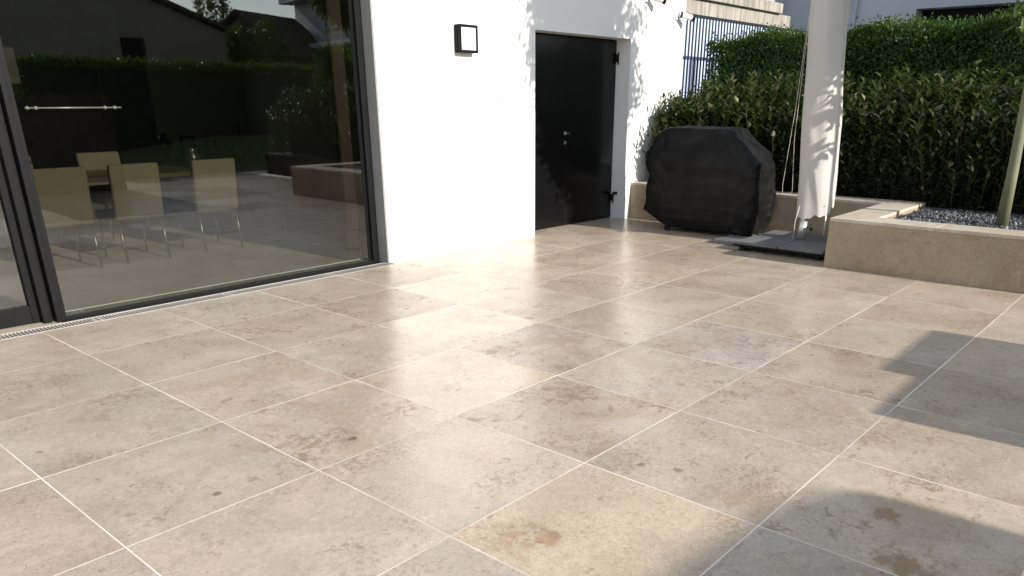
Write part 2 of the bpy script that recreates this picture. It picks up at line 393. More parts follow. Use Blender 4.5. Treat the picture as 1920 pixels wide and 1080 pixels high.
door_root.parent = house; del door_root['category']; del door_root['label']

# wall lamp
lp = thing('wall_lamp', 'square dark grey wall lamp with white panel on the sunlit white wall', 'lamp', (5.755, FY, 1.995))
bm = bmesh.new(); bm_box(bm, -.122, .122, -.055, -.001, -.122, .122, .010)
from_bm('housing', bm, m_alu, lp)
bm = bmesh.new()
for a in ((-.122, .122, .098, .122), (-.122, .122, -.122, -.098), (-.122, -.098, -.098, .098), (.098, .122, -.098, .098)):
    bm_box(bm, a[0], a[1], -.082, -.0555, a[2], a[3], .002)
from_bm('bezel', bm, m_alu, lp)
m_diff = new_mat('opal_glass', (.80, .80, .80), .25)
box('diffuser', -.0975, .0975, -.076, -.056, -.0975, .0975, m_diff, lp, .003)

# floodlights / cameras near the wall corner
m_whitep = new_mat('white_plastic', (.8, .8, .8), .35)
def spot(label, x, z, ang):
    t_ = thing('wall_spotlight', label, 'spotlight', (x, FY, z), 0, 'twin spotlights on the wall corner')
    bm = bmesh.new(); bm_box(bm, -.035, .035, -.03, 0, -.06, .09, .008); from_bm('bracket', bm, m_whitep, t_)
    d = Vector((.72, -.62, -.22)).normalized(); p0 = Vector((.0, -.05, 0)); p1 = p0+d*.17
    tube('body', [p0, p0+d*.02, p1-d*.02, p1], [.030, .034, .036, .036], m_whitep, t_, 14)
    tube('collar', [p0+d*.005, p0+d*.03], .0385, m_black, t_, 14)
    tube('lens_hood', [p1-d*.002, p1+d*.035], [.039, .042], m_black, t_, 14)
spot('small white spotlight with black hood at the corner of the white wall', 9.62, 2.475, 0)
spot('small white spotlight above the door side, cut by the photo top edge', 8.90, 2.62, 0)

# ------------------------------------------------------------------ glazing
gz_ = thing('sliding_glass_wall', 'large dark framed sliding glass wall left of the white wall', 'glass door')
GY = 6.02
bm = bmesh.new(); bm_box(bm, 1.80, 4.60, 5.922, 5.985, -.05, .004, .001); bm_box(bm, 1.842, 4.60, 5.986, 6.03, -.05, .016, .001); from_bm('bottom_rail', bm, m_black, gz_)
box('reveal_shade_strip', 4.664, 4.679, 5.867, 5.999, 0, 2.6, varied('reveal_shade_grey', (.26, .26, .25), (.23, .23, .22), 3, .6), gz_)  # added grey strip over the white reveal, its shade put into the colour
box('inner_track', 1.80, 4.60, 6.031, 6.199, -.05, .006, m_track, gz_)
bm = bmesh.new(); bm_box(bm, 4.60, 4.679, 6.0, 6.10, .0, 2.6, .003); from_bm('side_frame', bm, m_alu, gz_)
bm = bmesh.new()
bm_box(bm, 1.772, 1.806, 5.945, 6.03, .0, 2.6, .003); bm_box(bm, 1.8065, 1.842, 5.965, 6.035, .0, 2.6, .003)
bm_box(bm, 1.70, 1.752, 5.985, 6.09, .0, 2.6, .003); bm_box(bm, 1.7525, 1.7715, 6.02, 6.09, .0, 2.6)
from_bm('mullion', bm, m_alu, gz_)
bm = bmesh.new(); bm_box(bm, 1.655, 1.6995, 6.05, 6.115, .0, 2.6, .003); from_bm('sliding_stile', bm, m_alu, gz_)
bm = bmesh.new(); bm_box(bm, -3.2, 1.654, 6.05, 6.115, .004, .125, .003); from_bm('sliding_bottom_rail', bm, m_alu, gz_)
bm = bmesh.new(); bm_box(bm, -3.2, 4.60, 5.96, 6.12, 2.52, 2.6, .003); from_bm('head_rail', bm, m_alu, gz_)
me = np_mesh('pane', [(1.842, GY, .012), (4.60, GY, .012), (4.60, GY, 2.52), (1.842, GY, 2.52)], [(0, 1, 2, 3)]); link('pane', me, m_glass, gz_)
me = np_mesh('pane', [(-3.2, 6.08, .125), (1.655, 6.08, .125), (1.655, 6.08, 2.52), (-3.2, 6.08, 2.52)], [(0, 1, 2, 3)]); link('pane', me, m_glass, gz_)
box('inner_sill_strip', 1.80, 4.60, 6.2, 6.217, -.05, .012, m_whitep, gz_)
gz_.parent = house; del gz_['category']; del gz_['label']

# curtain inside at right
cu = thing('curtain', 'narrow brown curtain gathered inside the right edge of the big window', 'curtain')
bm = bmesh.new(); n = 60; A = []; B = []
for i in range(n+1):
    x = 4.47+.13*i/n; y = 6.23+.035*math.sin(i*.9)
    A.append(bm.verts.new((x, y, .03))); B.append(bm.verts.new((x, y, 2.55)))
for i in range(n): bm.faces.new((A[i], A[i+1], B[i+1], B[i]))
from_bm('cloth', bm, m_curtain, cu, True)
mod = cu.children[0].modifiers.new('thick', 'SOLIDIFY') if cu.children else None

# ------------------------------------------------------------------ dining set
def make_chair(name='dining_chair'):
    t_ = thing(name, 'x', 'chair', (0, 0, 0), 0, 'cream dining chairs around the table')
    bm = bmesh.new(); bm_box(bm, -.225, .225, -.035, .035, 0, .50, .018)
    for v_ in bm.verts: v_.co.y -= (v_.co.z)*.12
    for v_ in bm.verts: v_.co.z += .40
    from_bm('backrest', bm, m_chair, t_, True)
    bm = bmesh.new(); bm_box(bm, -.225, .225, .02, .46, .38, .46, .02); from_bm('seat', bm, m_chair, t_)
    for sx in (-1, 1):
        for yy, dy in ((0.0, -.03), (.43, .02)):
            tube('leg', [(sx*.20, yy, .40), (sx*.20, yy+dy*1.5, 0)], [.014, .010], m_darksteel, t_, 8)
    return t_
def copy_tree(o, parent=None):
    c = o.copy(); col.objects.link(c); c.parent = parent
    for ch in o.children: copy_tree(ch, c)
    return c
ch0 = make_chair()
spots = [(2.56, 7.72, 0, 'cream dining chair nearest the dark window post, back to the terrace'), (3.20, 7.72, 0, 'middle cream dining chair with its back to the terrace'),
         (3.98, 7.72, 0, 'cream dining chair nearest the curtain, back to the terrace'), (1.45, 7.72, 0, 'cream dining chair seen through the left sliding pane'),
         (2.75, 9.55, math.pi, 'cream dining chair on the far side of the table, behind the nearest chair'), (3.65, 9.55, math.pi, 'cream dining chair on the far side of the table toward the sideboard')]
for i, (x, y, rz, lb) in enumerate(spots):
    c = ch0 if i == 0 else copy_tree(ch0); c.location = (x, y, .004); c.rotation_euler = (0, 0, rz); c['label'] = lb
tb = thing('dining_table', 'long dining table inside behind the cream chairs', 'table', (2.9, 8.6, .004))
bm = bmesh.new(); bm_box(bm, -1.9, 2.3, -.48, .48, .715, .755, .004); from_bm('tabletop', bm, m_table, tb)
for sx in (-1.75, 2.15):
    for sy_ in (-.4, .4): box('leg', sx-.035, sx+.035, sy_-.035, sy_+.035, 0, .714, m_table, tb, .004)
# wall rail and sideboard with ornaments
rl = thing('pendant_lamp', 'thin chrome bar lamp with round end fittings hanging over the dining table', 'lamp', (3.04, 8.3, 1.38))
m_bar = new_mat('satin_bar', (.75, .78, .76), .3, .3)
tube('bar', [(-.42, 0, 0), (.42, 0, 0)], .008, m_bar, rl)
for x in (-.40, -.33, .27, .36):
    bm = bmesh.new(); bmesh.ops.create_uvsphere(bm, u_segments=12, v_segments=8, radius=.018)
    for v_ in bm.verts: v_.co += Vector((x, 0, 0))
    from_bm('fitting', bm, m_bar, rl, True)
for x in (-.33, .27): tube('wire', [(x, 0, 0), (x, 0, 1.236)], .0012, m_darksteel, rl, 5)
box('wall_panel', 3.36, 3.46, 10.885, 10.899, 1.62, 2.0, m_whitep0, None)['label'] = 'narrow upright white panel on the dark stone wall inside'
bpy.data.objects['wall_panel']['category'] = 'wall panel'
sb = thing('sideboard', 'long low dark sideboard at the back of the dining room', 'sideboard', (5.75, 11.33, .004))
box('cabinet', -.78, .90, -.22, .22, .08, .70, m_table, sb, .004); box('plinth', -.74, .86, -.18, .2, 0, .08, m_black, sb)
m_vase = new_mat('dark_glaze', (.015, .014, .013), .3)
def lathe(name, prof, loc, mat, parent=None, seg=20):
    bm = bmesh.new(); rings = []
    for r_, z in prof: rings.append([bm.verts.new((r_*math.cos(k*2*math.pi/seg), r_*math.sin(k*2*math.pi/seg), z)) for k in range(seg)])
    for A, B in zip(rings, rings[1:]):
        for k in range(seg): bm.faces.new((A[k], A[(k+1) % seg], B[(k+1) % seg], B[k]))
    bm.faces.new(rings[0]); bm.faces.new(rings[-1]); o = from_bm(name, bm, mat, parent, True); o.location = loc; return o
o = lathe('vase', [(.05, 0), (.11, .08), (.12, .18), (.05, .27), (.06, .31)], (5.2, 11.33, .704), m_vase); tag(o, 'round bellied dark vase on the sideboard', 'vase')
o = lathe('vase', [(.05, 0), (.06, .2), (.035, .34), (.04, .38)], (6.35, 11.33, .704), m_vase); tag(o, 'tall slim dark vase on the sideboard', 'vase')
for x, y, k_, lb in ((4.25, 8.62, .8, 'small round dark vase on the dining table'), (4.85, 8.72, 1.0, 'dark vase at the far end of the dining table')):
    o = lathe('vase', [(.05, 0), (.10*k_, .06), (.11*k_, .14*k_), (.05, .21*k_), (.07, .25*k_)], (x, y, .7595), m_vase); tag(o, lb, 'vase')
for x, w_, h_2, lb in ((5.6, .2, .26, 'larger dark picture frame leaning on the sideboard'), (5.95, .15, .2, 'smaller dark picture frame leaning on the sideboard')):
    f_ = thing('picture_frame', lb, 'picture frame', (x, 11.42, .704)); box('frame', -w_/2, w_/2, -.01, .01, 0, h_2, m_black, f_, .003)
    box('picture', -w_/2+.025, w_/2-.025, -.013, -.0105, .025, h_2-.025, m_inwall, f_)

# ------------------------------------------------------------------ planter
pl_ = thing('planter', 'raised L-shaped limestone planter with pale coping stones', 'planter')
H = .452
def wallbox(x0, x1, y0, y1): box('side_wall', x0, x1, y0, y1, -.02, H-.028, m_wallstone, pl_, .002)
wallbox(7.27, 7.60, .56, 2.65); wallbox(7.6005, 9.08, 2.32, 2.65); wallbox(8.75, 9.08, 2.6505, 5.862); wallbox(7.6005, 9.08, .56, .89)
g_ = .0015
for (x0, x1, y0, y1) in ((7.267, 7.60, .557, .92), (7.267, 7.60, .927, 1.74), (7.267, 7.60, 1.74, 2.653), (7.60, 8.10, 2.32, 2.653), (8.10, 9.08, 2.32, 2.653),
                         (8.747, 9.08, 2.653, 3.7), (8.747, 9.08, 3.7, 4.8), (8.747, 9.08, 4.8, 5.862), (7.60, 9.08, .557, .893)):
    box('coping_stone', x0+g_, x1-g_, y0+g_, y1-g_, H-.028, H, m_coping, pl_, .003)
box('soil', 7.60, 9.08, .89, 2.32, .30, .375, m_soil, pl_)
# raised bed soil behind
o = box('hedge_bed', 9.081, 13.5, -3.2, 5.86, -.05, .40, m_soil); tag(o, kind='structure')

# gravel
n = 5200; P = np.stack([nr.uniform(7.61, 9.075, n), nr.uniform(.90, 2.315, n), .375+nr.uniform(.0, .03, n)], 1)
ico = np.array([(1, 0, 0), (-1, 0, 0), (0, 1, 0), (0, -1, 0), (0, 0, 1), (0, 0, -1)], float)
V = []; 
S = nr.uniform(.010, .024, (n, 1, 1))*nr.uniform(.5, 1.3, (n, 1, 3))
q1 = nr.normal(size=(n, 4)); q1 /= np.linalg.norm(q1, axis=1, keepdims=True); a, b, c, d = q1.T
RM = np.stack([np.stack([1-2*(c*c+d*d), 2*(b*c-a*d), 2*(b*d+a*c)], -1), np.stack([2*(b*c+a*d), 1-2*(b*b+d*d), 2*(c*d-a*b)], -1), np.stack([2*(b*d-a*c), 2*(c*d+a*b), 1-2*(b*b+c*c)], -1)], 1)
vv = (ico[None]*S+nr.normal(0, .002, (n, 6, 3))); vv = np.einsum('nij,nkj->nki', RM, vv)+P[:, None]
tri = np.array([(0, 2, 4), (2, 1, 4), (1, 3, 4), (3, 0, 4), (2, 0, 5), (1, 2, 5), (3, 1, 5), (0, 3, 5)])
me = np_mesh('gravel', vv.reshape(-1, 3), (np.arange(n)[:, None, None]*6+tri[None]).reshape(-1, 3))
m_gravel = new_mat('slate_chips', (.1, .1, .1), .7); t = NT(m_gravel); g = t.n('ShaderNodeNewGeometry')
t.base(t.ramp(g.outputs['Random Per Island'], [(0, (.03, .032, .038)), (.5, (.055, .058, .066)), (.92, (.11, .115, .125)), (1, (.26, .26, .26))]))
tag(link('gravel', me, m_gravel), 'dark grey slate chips filling the planter around the tree', 'gravel', kind='stuff')

# ------------------------------------------------------------------ hedges
m_hedge = leaf_mat('hedge_leaf', [(0, (.012, .036, .006)), (.5, (.030, .078, .010)), (1, (.085, .165, .018))], .45, .38)
m_laurel = leaf_mat('laurel_leaf', [(0, (.010, .018, .006)), (.5, (.022, .037, .011)), (.86, (.045, .058, .022)), (.95, (.10, .10, .05)), (1, (.30, .26, .18))], .48, .15, .3)
m_core = varied('hedge_inner', (.008, .018, .005), (.004, .008, .003), 14, .95, 0, 1, 30)
m_wood = varied('dark_twigs', (.03, .024, .015), (.015, .012, .008), 9, .95)
def lump(bm_, amp, seed):
    for v_ in bm_.verts: pass
def hedge(name, label, x0, x1, y0, y1, z0, z1, n, L, mat, seed, top_rag=.06, zfun=None):
    r_ = np.random.RandomState(seed); t_ = thing(name, label, 'hedge', (0, 0, 0))
    w_, d_, h2 = x1-x0, y1-y0, z1-z0
    cb = box('branches', x0+.22, x1-.12, y0+.1, y1-.1, z0-.05, z1-.11, m_core, t_)
    for v_ in cb.data.vertices:
        if v_.co.z > z0+.1: v_.co.z += (5.8-v_.co.y)*.022
    # faces: west, top, south
    ar = np.array([d_*h2*1.2, d_*w_*1.5, w_*h2*.5]); cnt = (n*ar/ar.sum()).astype(int); Ps = []; Ns = []
    k = cnt[0]; dep = np.abs(r_.normal(0, .08, k)); y_ = r_.uniform(y0, y1, k); z_ = r_.uniform(z0, z1, k)
    lumps = .05*np.sin(y_*5.1+1.7*np.sin(z_*4))+.04*np.sin(z_*7.3+y_*2.3)
    Ps.append(np.stack([x0+dep+lumps+np.clip((z_-z1+.15), 0, 1)*.35, y_, z_], 1)); Ns.append(np.tile([-1, 0, .15], (k, 1)))
    k = cnt[1]; x_ = r_.uniform(x0+.03, x1, k); y_ = r_.uniform(y0, y1, k); lumps = .04*np.sin(y_*4.1)+.03*np.sin(y_*9+x_*6)
    Ps.append(np.stack([x_, y_, z1-np.abs(r_.normal(0, .06, k))+lumps+top_rag*(r_.rand(k)**6)*2.0], 1)); Ns.append(np.tile([0, 0, 1.], (k, 1)))
    k = cnt[2]; Ps.append(np.stack([r_.uniform(x0, x1, k), y0+np.abs(r_.normal(0, .08, k)), r_.uniform(z0, z1, k)], 1)); Ns.append(np.tile([0, -1, .1], (k, 1)))
    Pp = np.concatenate(Ps); Pp[:, 2] += (5.8-Pp[:, 1])*.022*(Pp[:, 2]-z0)/(z1-z0); Nn = unit(np.concatenate(Ns)+r_.normal(0, .55, (len(Pp), 3)))
    D = unit(r_.normal(0, .8, (len(Pp), 3))+np.array([0, 0, .45])+.3*Nn)
    Ln = r_.uniform(.6, 1.25, len(Pp))*L
    link('foliage', leaves_mesh('foliage', Pp, D, Nn, Ln, Ln*.5), mat, t_); return t_
hedge('clipped_hedge', 'tall clipped green hedge with sunlit flat top behind the laurel', 10.35, 11.2, -3, 5.80, .4, 2.19, 120000, .040, m_hedge, 3)

def shoots(t_, n, xr, yr, zt, seed, L=.085, mat=m_laurel, per=18, ztop=None, lean=.12):
    r_ = np.random.RandomState(seed); Ps = []; Ds = []; Ns = []; bm = bmesh.new()
    for i in range(n):
        x = r_.uniform(*xr); y = r_.uniform(*yr)
        top = (ztop(x, y) if ztop else zt)*r_.uniform(.86, 1.0)+(.14*r_.rand() if r_.rand() < .18 else 0)
        z0 = max(.42, top-r_.uniform(.35, .75)); dx, dy = r_.normal(0, lean, 2); k = per
        s_ = np.linspace(0, 1, k)+r_.uniform(-.02, .02, k); ph = i*1.3+np.arange(k)*2.4
        px = x+dx*s_; py = y+dy*s_; pz = z0+(top-z0)*s_
        out = np.stack([np.cos(ph), np.sin(ph), .35+1.0*s_], 1)+r_.normal(0, .18, (k, 3))
        Ps.append(np.stack([px, py, pz], 1)); Ds.append(unit(out)); Ns.append(unit(np.stack([-np.cos(ph)*.8, -np.sin(ph)*.8, 1.0-.3*s_], 1)+r_.normal(0, .25, (k, 3))))
        if r_.rand() < .5: bm_tube(bm, [(x, y, z0-.2), (x+dx, y+dy, top)], [.006, .003], 3, False)
    Pp = np.concatenate(Ps); Ln = r_.uniform(.65, 1.2, len(Pp))*L
    link('foliage', leaves_mesh('foliage', Pp, np.concatenate(Ds), np.concatenate(Ns), Ln, Ln*.42, .2, .25), mat, t_)
    from_bm('stems', bm, m_wood, t_)
hedge('boundary_hedge', 'long low trimmed hedge across the lawn, mirrored in the window glass', 6.6, 22, -9.6, -8.6, -.05, 1.9, 30000, .09, m_hedge, 9)
m_laurel2 = leaf_mat('laurel_leaf_sunny', [(0, (.014, .024, .007)), (.5, (.034, .053, .013)), (.86, (.08, .10, .03)), (.96, (.15, .15, .07)), (1, (.34, .30, .20))], .45, .25, .35)
lh = thing('laurel_hedge', 'loose dark laurel hedge with upright shoots growing behind the planter coping', 'hedge')
bm = bmesh.new(); bm_box(bm, 9.45, 10.1, -2.8, 5.7, .4, 1.15); from_bm('branches', bm, m_wood, lh)
shoots(lh, 1500, (9.14, 10.0), (-3, 5.75), 1.8, 21, L=.098, mat=m_laurel2, ztop=lambda x, y: 1.14+.56*min(1, (x-9.1)/.5)+.06*math.sin(y*3.1))
for k_, (n_, zt_) in enumerate(((1000, .85), (1000, 1.15), (800, 1.4))):
    shoots(lh, n_, (9.10+.06*k_, 9.45), (-1.0, 5.75), zt_, 31+k_, per=14, ztop=lambda x, y, z=zt_: z)
es = thing('laurel_shrub', 'leafy laurel shrub leaning against the white wall behind the covered grill', 'shrub', (9.0, 5.4, .44))
es.location = (0, 0, 0)
shoots(es, 170, (8.98, 9.35), (4.9, 5.72), 1.3, 51, mat=m_laurel2, ztop=lambda x, y: 1.0+.5*min(1, max(0, (x-8.95)/.4)), per=16, lean=.08)

# ------------------------------------------------------------------ tree in planter
tr_ = thing('tree', 'young tree with pale green trunk standing in the gravel planter', 'tree', (8.20, 1.42, .38))
m_bark = varied('smooth_bark', (.16, .165, .10), (.105, .11, .065), 5, .7, 0, .4, 60, 5, (1, 1, .3))
path = [(0, 0, 0), (.01, .01, .5), (.0, .03, 1.1), (-.05, .04, 1.8), (-.13, .06, 2.5), (-.20, .08, 3.3), (-.26, .1, 4.4), (-.28, .1, 5.4)]
tube('trunk', path, [.055, .046, .041, .038, .040, .034, .022, .008], m_bark, tr_, 14)
r_ = np.random.RandomState(5); tw = []; bm = bmesh.new()
for i in range(110):
    s_ = r_.uniform(2.05, 5.2); f_ = (s_-2.05)/3.15; idx = np.interp(s_, [p[2] for p in path], range(len(path)))
    a_ = int(idx); fr_ = idx-a_; p0 = Vector(path[a_]).lerp(Vector(path[min(a_+1, 7)]), fr_)
    ang = i*2.4; rad = (.30+.75*math.sin(min(1, f_*1.25+.12)*math.pi*.78))*r_.uniform(.75, 1.1)
    p2 = p0+Vector((math.cos(ang)*rad, math.sin(ang)*rad, .25+.3*r_.rand())); p1 = p0.lerp(p2, .5)+Vector((0, 0, .06))
    bm_tube(bm, [p0, p1, p2], [.012, .008, .003], 4, False); tw.append((p0, p1, p2))
from_bm('limbs', bm, m_bark, tr_)
n = 34000; Pp = np.zeros((n, 3)); ii = r_.randint(0, len(tw), n); u_ = r_.uniform(.25, 1.05, n)
A = np.array([[list(p) for p in w] for w in tw]); a0, a1, a2 = A[ii, 0], A[ii, 1], A[ii, 2]
Pp = ((1-u_)**2)[:, None]*a0+(2*u_*(1-u_))[:, None]*a1+(u_**2)[:, None]*a2+r_.normal(0, .085, (n, 3))
D = unit(r_.normal(0, 1, (n, 3))+np.array([0, 0, -.5])); Nn = unit(r_.normal(0, .6, (n, 3))+np.array([0, 0, .8])); Ln = r_.uniform(.08, .13, n)
low = []
for i_, (dx, dy, z_, ln) in enumerate(((-.10, .05, 1.5, .26), (-.02, -.14, 1.66, .24), (-.2, .1, 1.8, .3), (.05, .12, 1.95, .3), (-.08, .02, 2.1, .3), (.08, -.12, 2.15, .3), (-.16, -.06, 1.25, .2), (.26, -.05, 1.9, .34), (-.05, .2, 1.62, .22))):
    a3 = Vector((-.03, .04, z_)); low.append((a3, a3+Vector((dx*.6, dy*.6, .10)), a3+Vector((dx, dy, .06)).normalized()*ln))
for w in low:
    bm = bmesh.new(); bm_tube(bm, w, [.007, .005, .002], 4, False); from_bm('twig', bm, m_bark, tr_)
kk = 15
for w in low:
    u3 = np.linspace(.2, 1.02, kk)[:, None]; Q = (1-u3)**2*np.array(w[0])+2*u3*(1-u3)*np.array(w[1])+u3**2*np.array(w[2])
    Pp = np.concatenate([Pp, Q+r_.normal(0, .03, (kk, 3))]); D = np.concatenate([D, unit(r_.normal(0, .7, (kk, 3))+np.array([.2, 0, -.5]))])
    Nn = np.concatenate([Nn, unit(r_.normal(0, .6, (kk, 3))+np.array([-.3, -.4, .6]))]); Ln = np.concatenate([Ln, r_.uniform(.10, .15, kk)])
m_treeleaf = leaf_mat('tree_leaf', [(0, (.035, .075, .015)), (1, (.08, .13, .03))], .4, .35)
link('crown', leaves_mesh('crown', Pp, D, Nn, Ln, Ln*.45), m_treeleaf, tr_)

# ------------------------------------------------------------------ fence, concrete, neighbour building
m_fence = varied('dark_fence_paint', (.02, .024, .034), (.014, .017, .025), 5, .5, .3)
fe = thing('bar_fence', 'dark vertical bar fence between the white wall and the hedge', 'fence')
bm = bmesh.new(); x = 9.93
while x < 15.5: bm_box(bm, x, x+.036, 5.993, 5.999, 1.0, 2.50); x += .088
from_bm('bars', bm, m_fence, fe)
bm = bmesh.new(); bm_box(bm, 9.9, 15.6, 5.975, 6.017, 2.50, 2.535); from_bm('top_rail', bm, m_fence, fe)
bm = bmesh.new()
for x in (9.86, 15.0): box('post', x, x+.06, 6.018, 6.07, -.05, 2.5, m_fence, fe)

m_blue = varied('pale_blue_cladding', (.42, .50, .66), (.38, .46, .62), 2, .7)
o = box('rear_panel', 9.95, 16.0, 7.01, 7.05, -.05, 2.679, m_blue); tag(o, 'pale blue panel wall seen between the fence bars', 'wall')
cn = thing('concrete_parapet', 'stained pale concrete parapet above the dark fence', 'wall')
bm = bmesh.new(); bm_box(bm, 10.5, 15.62, 7.0, 7.4, 2.68, 2.93); from_bm('lower_beam', bm, m_concrete, cn)
bm = bmesh.new(); bm_box(bm, 10.5, 15.1, 6.93, 7.4, 2.935, 3.10, .01); bm_box(bm, 10.5, 14.2, 7.05, 7.4, 3.10, 3.6); from_bm('upper_ledge', bm, m_concrete, cn)
nb = thing('neighbour_building', 'large grey building with a dark recessed window band above the hedge', 'building')
bm = bmesh.new()
bm_box(bm, 16.5, 17.0, -1.5, 9.6, -.05, 2.62); bm_box(bm, 16.5, 17.0, 5.0, 9.6, 2.62, 3.0); bm_box(bm, 16.5, 17.0, -1.5, 9.6, 3.0, 6.5)
from_bm('wall', bm, m_grey_plaster, nb)
box('window_band', 16.9, 16.95, -1.5, 5.0, 2.621, 2.999, m_black, nb)
box('window_frame', 16.86, 16.899, -1.5, 4.99, 2.64, 2.68, m_alu, nb)
box('downpipe', 16.44, 16.499, 6.08, 6.12, 0, 6.4, m_grey_plaster, nb)
box('side_wall', 15.7, 16.5, 7.6, 9.6, -.05, 6.5, m_grey_plaster, nb)

# ------------------------------------------------------------------ parasol
pa = thing('parasol', 'closed cream garden parasol hanging beside the covered grill', 'parasol', (8.03, 3.2, .1))
m_pole = new_mat('pole_paint', (.55, .55, .54), .35, .6)
bm = bmesh.new(); bm_tube(bm, [(0, 0, 0), (0, 0, .20)], .042, 16); bm_tube(bm, [(0, 0, .14), (0, 0, 3.3)], .034, 16)
from_bm('pole', bm, m_pole, pa, True)
bm = bmesh.new(); bm_tube(bm, [(0.03, -.035, .13), (.06, -.07, .12)], .012, 8); bm_tube(bm, [(.06, -.07, .15), (.06, -.07, .09)], .016, 8); from_bm('clamp_knob', bm, m_darksteel, pa, True)
from mathutils import noise as mn_
def canvas_ring(f_, seg, zoff, twist):
    # f_: 0 bottom .. 1 top
    z = .25+f_*2.75; cx = .12*(1-min(1, f_/.85)); cyy = -.11*(1-min(1, f_/.85))
    w_ = .190+.008*math.sin(f_*5)-.012*f_ if f_ < .93 else .18*(1-f_)/.07*.7+.06; cx -= .03; cyy += .035
    out = []
    for k in range(seg):
        a_ = k*2*math.pi/seg
        fold = .008*math.sin(a_*4+f_*2.1+.6)+.0035*math.sin(a_*8+f_*5.1)+.004*math.sin(f_*9+a_*3)+.009*math.sin(f_*16+a_*2.5+2*math.sin(f_*5))*max(0, math.sin(a_*1.5+f_*4))+.010*(1-2.4*abs(mn_.noise(Vector((math.cos(a_)*1.6+f_*1.3, math.sin(a_)*1.6, f_*3.2)))))+.012*math.sin(a_*7+1)*(1-f_)**5-(.03 if abs(a_-5.6) < .12 else 0)
        r0 = w_*(.93+fold/ w_*.8)
        # right direction (.65,-.76), depth (.76,.65)
        lx = math.cos(a_)*r0; ly = math.sin(a_)*r0*.72
        out.append((cx+.653*lx+.757*ly, cyy-.757*lx+.653*ly, z+zoff(a_, f_)))
    return out
bm = bmesh.new(); seg = 160; rings = []; NF = 90
hem = lambda a_, f_: ((.035*math.cos(a_)+.012*math.sin(a_*6)+.008*math.sin(a_*13)) + (.05 if math.cos(a_) > .62 else 0))*(1-f_)**6
for j in range(NF+1): rings.append([bm.verts.new(p) for p in canvas_ring(j/NF, seg, hem, 0)])
for A, B in zip(rings, rings[1:]):
    for k in range(seg): bm.faces.new((A[k], A[(k+1) % seg], B[(k+1) % seg], B[k]))
bm.faces.new(rings[-1])
cv = from_bm('canvas', bm, m_fabric, pa, True)
# small printed lettering near the hem: thin strokes
bm = bmesh.new()
for i_ in range(9):
    # tiny illegible print at the hem, on the side towards the terrace
    a0 = -1.75+i_*.055; pts = []
    for k_ in range(4):
        aa = a0+k_*.013; rr0 = .1885; lx = math.cos(aa)*rr0; ly = math.sin(aa)*rr0*.72
        pts.append((.09+.653*lx+.757*ly, -.075-.757*lx+.653*ly, .335+.006*((k_+i_) % 2)+.002*i_))
    bm_tube(bm, pts, .0016, 4)
from_bm('print_mark', bm, m_black, pa)
tube('rib_tip', [(.175, -.16, .28), (.178, -.163, .04)], [.009, .006], m_whitep, pa, 8)
def cord(p, r=.004): bm = bmesh.new(); bm_tube(bm, p, r, 5); return bm
m_cord = new_mat('cream_cord', (.55, .50, .42), .8)
bm = cord([(-.14, .15, 2.2), (-.15, .17, 1.3), (-.17, .20, .55), (-.165, .195, .47), (-.12, .145, .45), (-.10, .12, .49), (-.125, .155, 1.0), (-.135, .15, 2.2)], .0019)
from_bm('cord', bm, m_cord, pa, True)
from_bm('cord', cord([(-.10, .02, .35), (-.12, .04, .2), (-.12, .04, .01)], .004), m_cord, pa, True)
# base
ba = thing('parasol_base', 'low square steel parasol base filled with grey slabs', 'parasol base', (7.98, 3.22, 0), 0)
for sx in (-1, 1):
    for sy_ in (-1, 1): box('foot', sx*.42-.03, sx*.42+.03, sy_*.40-.03, sy_*.40+.03, 0, .05, m_black, ba)
box('tray', -.5, .5, -.48, .48, .05, .066, m_alu, ba)
for i, (x0, x1, y0, y1) in enumerate(((-.49, -.005, -.47, -.005), (-.49, -.005, .005, .47), (.005, .49, -.47, -.005), (.005, .49, .005, .47))):
    bm = bmesh.new(); bm_box(bm, x0, x1, y0, y1, .067, .097, .004); from_bm('slab', bm, m_slab, ba)
ba2 = tag(box('loose_slab', 7.72, 8.12, 3.72, 4.06, .0015, .045, m_slab, None, .004), 'loose grey paving slab lying between grill and parasol base', 'slab'); 
box_strap = None

# ------------------------------------------------------------------ grill under cover
gr = thing('covered_grill', 'barbecue grill under a black fabric cover beside the planter', 'grill', (8.38, 4.43, 0))
def cover_ring(z, y0, y1, x0, x1, seg=220, p=12):
    out = []
    for k in range(seg):
        a_ = 2*math.pi*k/seg; c, s_ = math.cos(a_), math.sin(a_)
        x = math.copysign(abs(c)**(2/p), c); y = math.copysign(abs(s_)**(2/p), s_)
        X = (x0+x1)/2+x*(x1-x0)/2-8.38; Y = (y0+y1)/2+y*(y1-y0)/2-4.43
        out.append([X, Y, z])
    return out
prof = [(.045, 3.86, 4.96, 8.13, 8.66), (.10, 3.84, 5.04, 8.11, 8.66), (.22, 3.83, 5.27, 8.08, 8.68), (.30, 3.82, 5.25, 8.06, 8.69), (.62, 3.82, 5.21, 8.06, 8.69), (.74, 3.82, 5.25, 8.05, 8.69),
        (.82, 3.82, 5.27, 8.06, 8.68), (.90, 3.90, 5.25, 8.08, 8.66), (1.0, 4.00, 5.20, 8.12, 8.64), (1.09, 4.10, 5.14, 8.14, 8.60), (1.155, 4.16, 5.03, 8.17, 8.57), (1.172, 4.22, 4.94, 8.22, 8.52)]
from mathutils import noise as mnoise
bm = bmesh.new(); rings = []; zs = [p[0] for p in prof]; NR = 110
